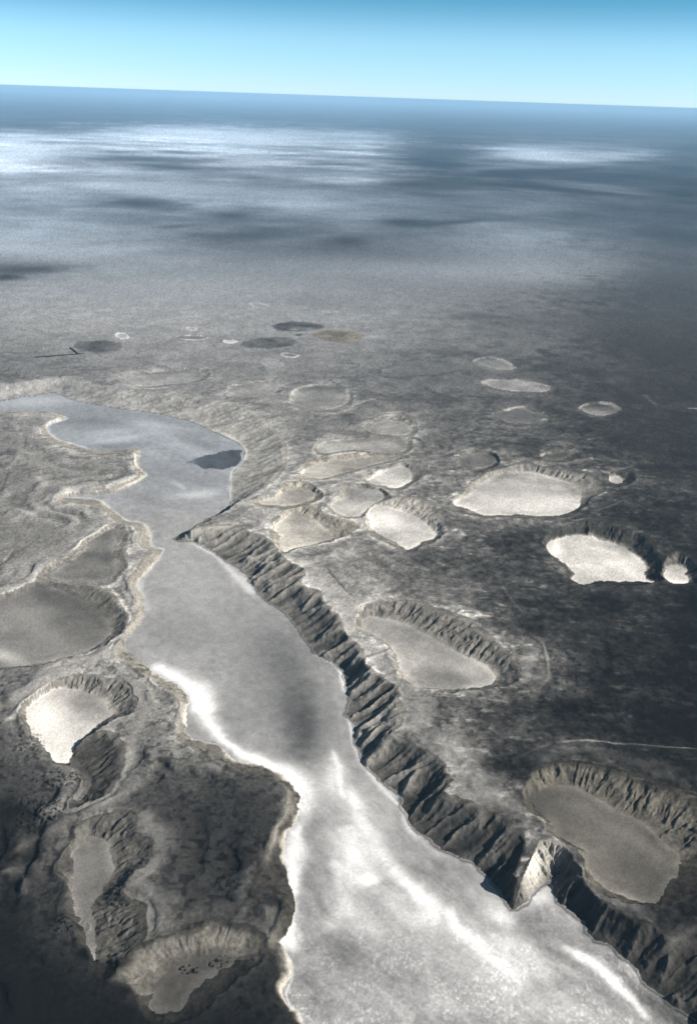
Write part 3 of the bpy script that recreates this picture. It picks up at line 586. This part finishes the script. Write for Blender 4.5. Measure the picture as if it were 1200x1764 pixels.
PONDS = [('bright ringed white pond above the mottled round field', ell(211,579,13,5.5,3,24), 225, 165), ('long narrow blue-grey pond with white shore', ell(330,582,30,4,2,24), 200, 120),
         ('small faint white pond just beyond the long narrow pond', ell(331,566,10,4,0,20), 190, 160), ('tiny white pond left of the adjoining circular fields', ell(396,588,12,3.2,0,20), 215, 190),
         ('small pale-ringed pond in front of the circular fields', ell(499,612,16,4.2,2,22), 205, 118), ('pale dry pond bed south-west of the small ringed pond', ell(467,625,21,8,12,22), 150, 150),
         ('far pale streak of pond bed beyond all the circular fields', ell(447,526,17,4.5,10,22), 195, 150)]
FID0, PID0 = 200, 220
for k, (lb, p, v) in enumerate(FIELDS):
    g = unproj(p, 0); m = inside(X + 1.6 * wx, Yv + 2.2 * wy, g) & (ID == 0)
    d, _ = seg_dist(X[m], Yv[m], g)
    fe = np.exp(-d / 55) * .5
    ID[m] = FID0 + k; tone[m] = (v * (1 + (n_mid[m] - .5) * .9 + (n_fin[m] - .5) * .3)) * (1 - fe) + tone[m] * fe
for k, (lb, p, v1, v2) in enumerate(PONDS):
    g = unproj(p, 0); m = inside(X + wx, Yv + 1.5 * wy, g) & (ID == 0)
    d, _ = seg_dist(X[m], Yv[m], g)
    ID[m] = PID0 + k; kk_ = np.exp(-(d / 40) ** 2) * (.25 + 1.1 * sstep(.3, .6, n_mid[m])); tone[m] = v2 + (n_fin[m] - .5) * 30 + (v1 - v2) * np.clip(kk_, 0, 1)
for cx, cy, v in [(507, 568, 150), (533, 567, 140), (514, 577, 40)]:
    blob(cx, cy, 7, 1.6, 0, v, .9, z=0)
blob(283, 575, 40, 5, 0, 150, .6, z=0, mask=ID == 0); blob(280, 567, 22, 5, 0, 128, .7, z=0, mask=ID == 0); blob(640, 580, 20, 3, -3, 165, .8, z=0, mask=ID == 0)

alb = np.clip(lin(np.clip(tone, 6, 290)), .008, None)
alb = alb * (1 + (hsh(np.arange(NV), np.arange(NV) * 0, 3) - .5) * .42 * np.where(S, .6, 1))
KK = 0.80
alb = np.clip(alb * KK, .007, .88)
# hue: warm grey earth, cream cut banks, greenish-white salt, bluish wet salt
warm = np.zeros(NV) + .17
warm[W] = .3
cre = np.isin(ID, [SLOPE_L]); warm[cre] = .4
for i, b in enumerate(B):
    warm[b['idx']] = np.where(b['inF'], .18 + b['warm'] * .5, .32 + b['warm'] * .5)
warm[S] = .0
cool = np.where(S, sstep(900, 760, PY) * .6, 1.5 * sstep(580, 360, PY))  # bluish wet salt; far plain tinted blue as painted distance haze
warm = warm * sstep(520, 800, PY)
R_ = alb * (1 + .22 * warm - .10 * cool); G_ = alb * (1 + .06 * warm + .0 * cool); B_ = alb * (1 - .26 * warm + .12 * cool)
brown = (ID == FID0 + 2); R_ = np.where(brown, R_ * 1.12, R_); B_ = np.where(brown, B_ * .85, B_)
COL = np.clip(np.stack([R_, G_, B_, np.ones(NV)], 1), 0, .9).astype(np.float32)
print('colour', time.time() - T0)

# ------------------------------------------------------------------ materials
def earth(name, grain=.25, rough=1.0, scale=.035, bump=.0):
    m = bpy.data.materials.new(name); m.use_nodes = True; n = m.node_tree; n.nodes.clear()
    at = n.nodes.new('ShaderNodeAttribute'); at.attribute_name = 'earth'
    tc = n.nodes.new('ShaderNodeTexCoord')
    ns = n.nodes.new('ShaderNodeTexNoise'); ns.inputs['Scale'].default_value = scale; ns.inputs['Detail'].default_value = 6; ns.inputs['Roughness'].default_value = .75
    mr = n.nodes.new('ShaderNodeMapRange'); mr.inputs[1].default_value = .25; mr.inputs[2].default_value = .75; mr.inputs[3].default_value = 1 - grain; mr.inputs[4].default_value = 1 + grain
    mx = n.nodes.new('ShaderNodeMix'); mx.data_type = 'RGBA'; mx.blend_type = 'MULTIPLY'; mx.inputs[0].default_value = 1
    bs = n.nodes.new('ShaderNodeBsdfPrincipled'); bs.inputs['Roughness'].default_value = rough
    bs.inputs['Specular IOR Level'].default_value = .0 if rough > .8 else .4
    o = n.nodes.new('ShaderNodeOutputMaterial')
    l = n.links.new
    l(tc.outputs['Object'], ns.inputs['Vector']); l(ns.outputs[0], mr.inputs[0]); l(at.outputs['Color'], mx.inputs[6]); l(mr.outputs[0], mx.inputs[7])
    l(mx.outputs[2], bs.inputs['Base Color']); l(bs.outputs[0], o.inputs[0])
    if bump:
        bp = n.nodes.new('ShaderNodeBump'); bp.inputs['Strength'].default_value = 1; bp.inputs['Distance'].default_value = bump
        l(ns.outputs[0], bp.inputs['Height']); l(bp.outputs[0], bs.inputs['Normal'])
    return m
M_EARTH = earth('scrub_earth', .38, scale=.03, bump=2.5); M_SALT = earth('salt_crust', .10, scale=.05, bump=.8); M_WALL = earth('eroded_bank', .30, scale=.06, bump=3)
M_WATER = earth('shallow_water', .03, rough=.35); M_CROP = earth('crop', .2)

# ------------------------------------------------------------------ cut the surveyed surface into its objects
q = np.arange(NV).reshape(NR, NC)
a = q[:-1, :-1].ravel(); b_ = q[:-1, 1:].ravel(); c_ = q[1:, 1:].ravel(); d_ = q[1:, :-1].ravel()
QUAD = np.stack([a, b_, c_, d_], 1).astype(np.int32)
ID[WPOND] = 150
FIDq = ID[a]
POS = np.stack([X, Yv, Z], 1).astype(np.float32)
def cut(name, ids, mat, parent=None, label=None, cat=None, kind=None, group=None, origin=None):
    f = QUAD[np.isin(FIDq, ids)]
    if not len(f): print('EMPTY', name, label); return None
    u, inv = np.unique(f.ravel(), return_inverse=True)
    me = bpy.data.meshes.new(name)
    co = POS[u].copy()
    if origin is not None: co -= np.array(origin, np.float32)[None]
    me.vertices.add(len(u)); me.vertices.foreach_set('co', co.ravel())
    me.loops.add(len(inv)); me.loops.foreach_set('vertex_index', inv.astype(np.int32))
    me.polygons.add(len(f)); me.polygons.foreach_set('loop_start', np.arange(0, len(inv), 4, dtype=np.int32))
    at = me.attributes.new('earth', 'FLOAT_COLOR', 'POINT'); at.data.foreach_set('color', COL[u].ravel())
    me.update(calc_edges=True)
    me.materials.append(mat)
    o = bpy.data.objects.new(name, me); col.objects.link(o)
    if parent is not None: o.parent = parent
    elif origin is not None: o.location = origin
    if label: o['label'] = label
    if cat: o['category'] = cat
    if kind: o['kind'] = kind
    if group: o['group'] = group
    return o
cut('ground', [0], M_EARTH, label='dark scrubby desert plain running out to the hazy horizon', kind='structure')
cut('salt_flat', [SALT], M_SALT, label='long white and grey salt flat winding down the valley', kind='structure')
cut('gullied_escarpment', [SLOPE_R], M_WALL, label='dark gullied escarpment along the right side of the salt flat', kind='structure')
cut('shore_slope', [SLOPE_L], M_WALL, label='low pale bank along the left side of the salt flat', kind='structure')
cut('water', [150], M_WATER, label='dark shallow water at the east end of the upper lake', kind='structure')
for i, b in enumerate(B):
    nm = b['cat'].replace(' ', '_')
    c = unproj([tuple(np.mean(b['F'], 0))], b['zr'] - b['d'])[0]
    org = (float(c[0]), float(c[1]), b['zr'] - b['d'])
    e = bpy.data.objects.new(nm, None); col.objects.link(e); e.location = org
    e['label'] = b['label']; e['category'] = b['cat']
    cut('basin_floor', [FLOOR_ID0 + 2 * i], M_SALT, e, origin=org)
    cut('eroded_wall', [FLOOR_ID0 + 2 * i + 1], M_WALL, e, origin=org)
def ctr(p): c = unproj([tuple(np.mean(p, 0))])[0]; return (float(c[0]), float(c[1]), 0.0)
for k, (lb, p, v) in enumerate(FIELDS): cut('crop_circle', [FID0 + k], M_CROP, label=lb, cat='crop field', origin=ctr(p))
for k, (lb, p, v1, v2) in enumerate(PONDS): cut('pond', [PID0 + k], M_SALT, label=lb, cat='pond', origin=ctr(p))
print('cut', time.time() - T0)

# ------------------------------------------------------------------ dark windbreaks beside the mottled field
def mat_plain(name, c, rough=1.0, n1=.3, scale=.02):
    m = bpy.data.materials.new(name); m.use_nodes = True; n = m.node_tree
    bs = n.nodes['Principled BSDF']; bs.inputs['Roughness'].default_value = rough; bs.inputs['Specular IOR Level'].default_value = .1
    ns = n.nodes.new('ShaderNodeTexNoise'); ns.inputs['Scale'].default_value = scale; ns.inputs['Detail'].default_value = 4
    cr = n.nodes.new('ShaderNodeValToRGB'); cr.color_ramp.elements[0].position = .3; cr.color_ramp.elements[1].position = .7
    cr.color_ramp.elements[0].color = (*[k * (1 - n1) for k in c], 1); cr.color_ramp.elements[1].color = (*[min(1, k * (1 + n1)) for k in c], 1)
    tc = n.nodes.new('ShaderNodeTexCoord'); n.links.new(tc.outputs['Object'], ns.inputs['Vector'])
    n.links.new(ns.outputs[0], cr.inputs[0]); n.links.new(cr.outputs[0], bs.inputs['Base Color'])
    if 'cloud' in name:
        tr = n.nodes.new('ShaderNodeBsdfTranslucent'); tr.inputs[0].default_value = (.95, .95, .96, 1); ms = n.nodes.new('ShaderNodeMixShader'); ms.inputs[0].default_value = .5; n.links.new(bs.outputs[0], ms.inputs[1]); n.links.new(tr.outputs[0], ms.inputs[2]); n.links.new(ms.outputs[0], n.nodes['Material Output'].inputs[0])
    return m
M_TREE = mat_plain('windbreak_foliage', (.035, .038, .03)); M_CLOUD = mat_plain('cloud_white', (.95, .95, .96), n1=.02)
rng = np.random.default_rng(5)
def lumpy(name, centres, sizes, mat, label, cat, hz=1.0, kind=None, org=(0, 0, 0)):
    """many overlapping lumps spread through the thing's volume, one mesh"""
    import bmesh
    bm = bmesh.new()
    for c, s in zip(centres, sizes):
        r = bmesh.ops.create_icosphere(bm, subdivisions=2, radius=1.0)
        ph = rng.uniform(0, 6, 3)
        for v in r['verts']:
            k = 1 + .22 * math.sin(4 * v.co.x + ph[0]) * math.sin(5 * v.co.y + ph[1]) + .1 * math.sin(9 * v.co.z + ph[2])
            v.co = Vector((c[0] + v.co.x * s[0] * k, c[1] + v.co.y * s[1] * k, c[2] + v.co.z * s[2] * k * (1 if v.co.z > 0 else hz)))
    me = bpy.data.meshes.new(name); bm.to_mesh(me); bm.free(); me.materials.append(mat)
    o = bpy.data.objects.new(name, me); col.objects.link(o); o.location = org
    if label: o['label'] = label
    if cat: o['category'] = cat
    if kind: o['kind'] = kind
    return o
for pts, lb in [([(62, 616), (145, 609.5)], 'long dark windbreak line running towards the mottled round field'), ([(122, 599.5), (134, 609)], 'short dark slanting windbreak at the corner of the long one')]:
    g = unproj(pts, 0); n = 70 if len(lb) % 2 else 60
    o0 = g[0]; cs = []; ss = []
    L_ = math.hypot(*(g[1] - g[0])); n = int(L_ / 9)
    for k in range(n):
        p = (g[1] - g[0]) * k / n; cs.append((p[0] + rng.uniform(-5, 5), p[1] + rng.uniform(-5, 5), 6)); s = rng.uniform(8, 14); ss.append((s, s, s * .8))
    lumpy('windbreak', cs, ss, M_TREE, lb, 'windbreak', org=(float(o0[0]), float(o0[1]), 0))

# ------------------------------------------------------------------ far clouds standing on the horizon, above the haze
def horizon_cloud(px0, px1, y, hpx, dist, label, n=60):
    cs, ss = [], []
    d0 = fw * F + rv * ((px0 + px1) / 2 - 600) - uv * (y - 882); k = dist / d0[1]
    c0 = np.array([0, 0, H]) + d0 * k
    wm = (px1 - px0) * dist / F / cP; hm = hpx * dist / F
    for i in range(n):
        u = rng.uniform(-.5, .5); e = (1 - (2 * u) ** 2)
        s = rng.uniform(.5, 1) * hm * (.35 + .65 * e)
        cs.append((u * wm, rng.uniform(-.3, .3) * wm * .5, -0.034 * u * wm + rng.uniform(-.1, .15) * hm)); ss.append((s * 1.5, s * 1.5, s))
    c0[2] = max(c0[2], H + 40 + hm * .8)
    lumpy('cloud', cs, ss, M_CLOUD, label, 'cloud', hz=1, org=tuple(float(v) for v in c0))

# ------------------------------------------------------------------ haze
import bmesh
hb = bmesh.new(); bmesh.ops.create_cube(hb, size=1.0)
hm_ = bpy.data.meshes.new('haze'); hb.to_mesh(hm_); hb.free()
zmin, zmax = float(Z.min()) - 30, H + 20
xm = float(np.abs(X).max()) + 2000; y0, y1 = float(Yv.min()) - 2000, float(Yv.max()) + 2000
for v in hm_.vertices:
    v.co = ((v.co.x) * 2 * xm, (v.co.y + .5) * (y1 - y0) + y0, (v.co.z + .5) * (zmax - zmin) + zmin)
hz = bpy.data.objects.new('haze', hm_); col.objects.link(hz); hz['kind'] = 'stuff'; hz['label'] = 'pale blue air thickening towards the horizon'
m = bpy.data.materials.new('haze_air'); m.use_nodes = True; n = m.node_tree; n.nodes.clear()
pv = n.nodes.new('ShaderNodeVolumePrincipled'); pv.inputs['Density'].default_value = 1.0 / 225000; pv.inputs['Color'].default_value = (.42, .71, 1.0, 1); pv.inputs['Anisotropy'].default_value = 0.0
o = n.nodes.new('ShaderNodeOutputMaterial'); n.links.new(pv.outputs[0], o.inputs['Volume'])
hm_.materials.append(m)
print('done', time.time() - T0)
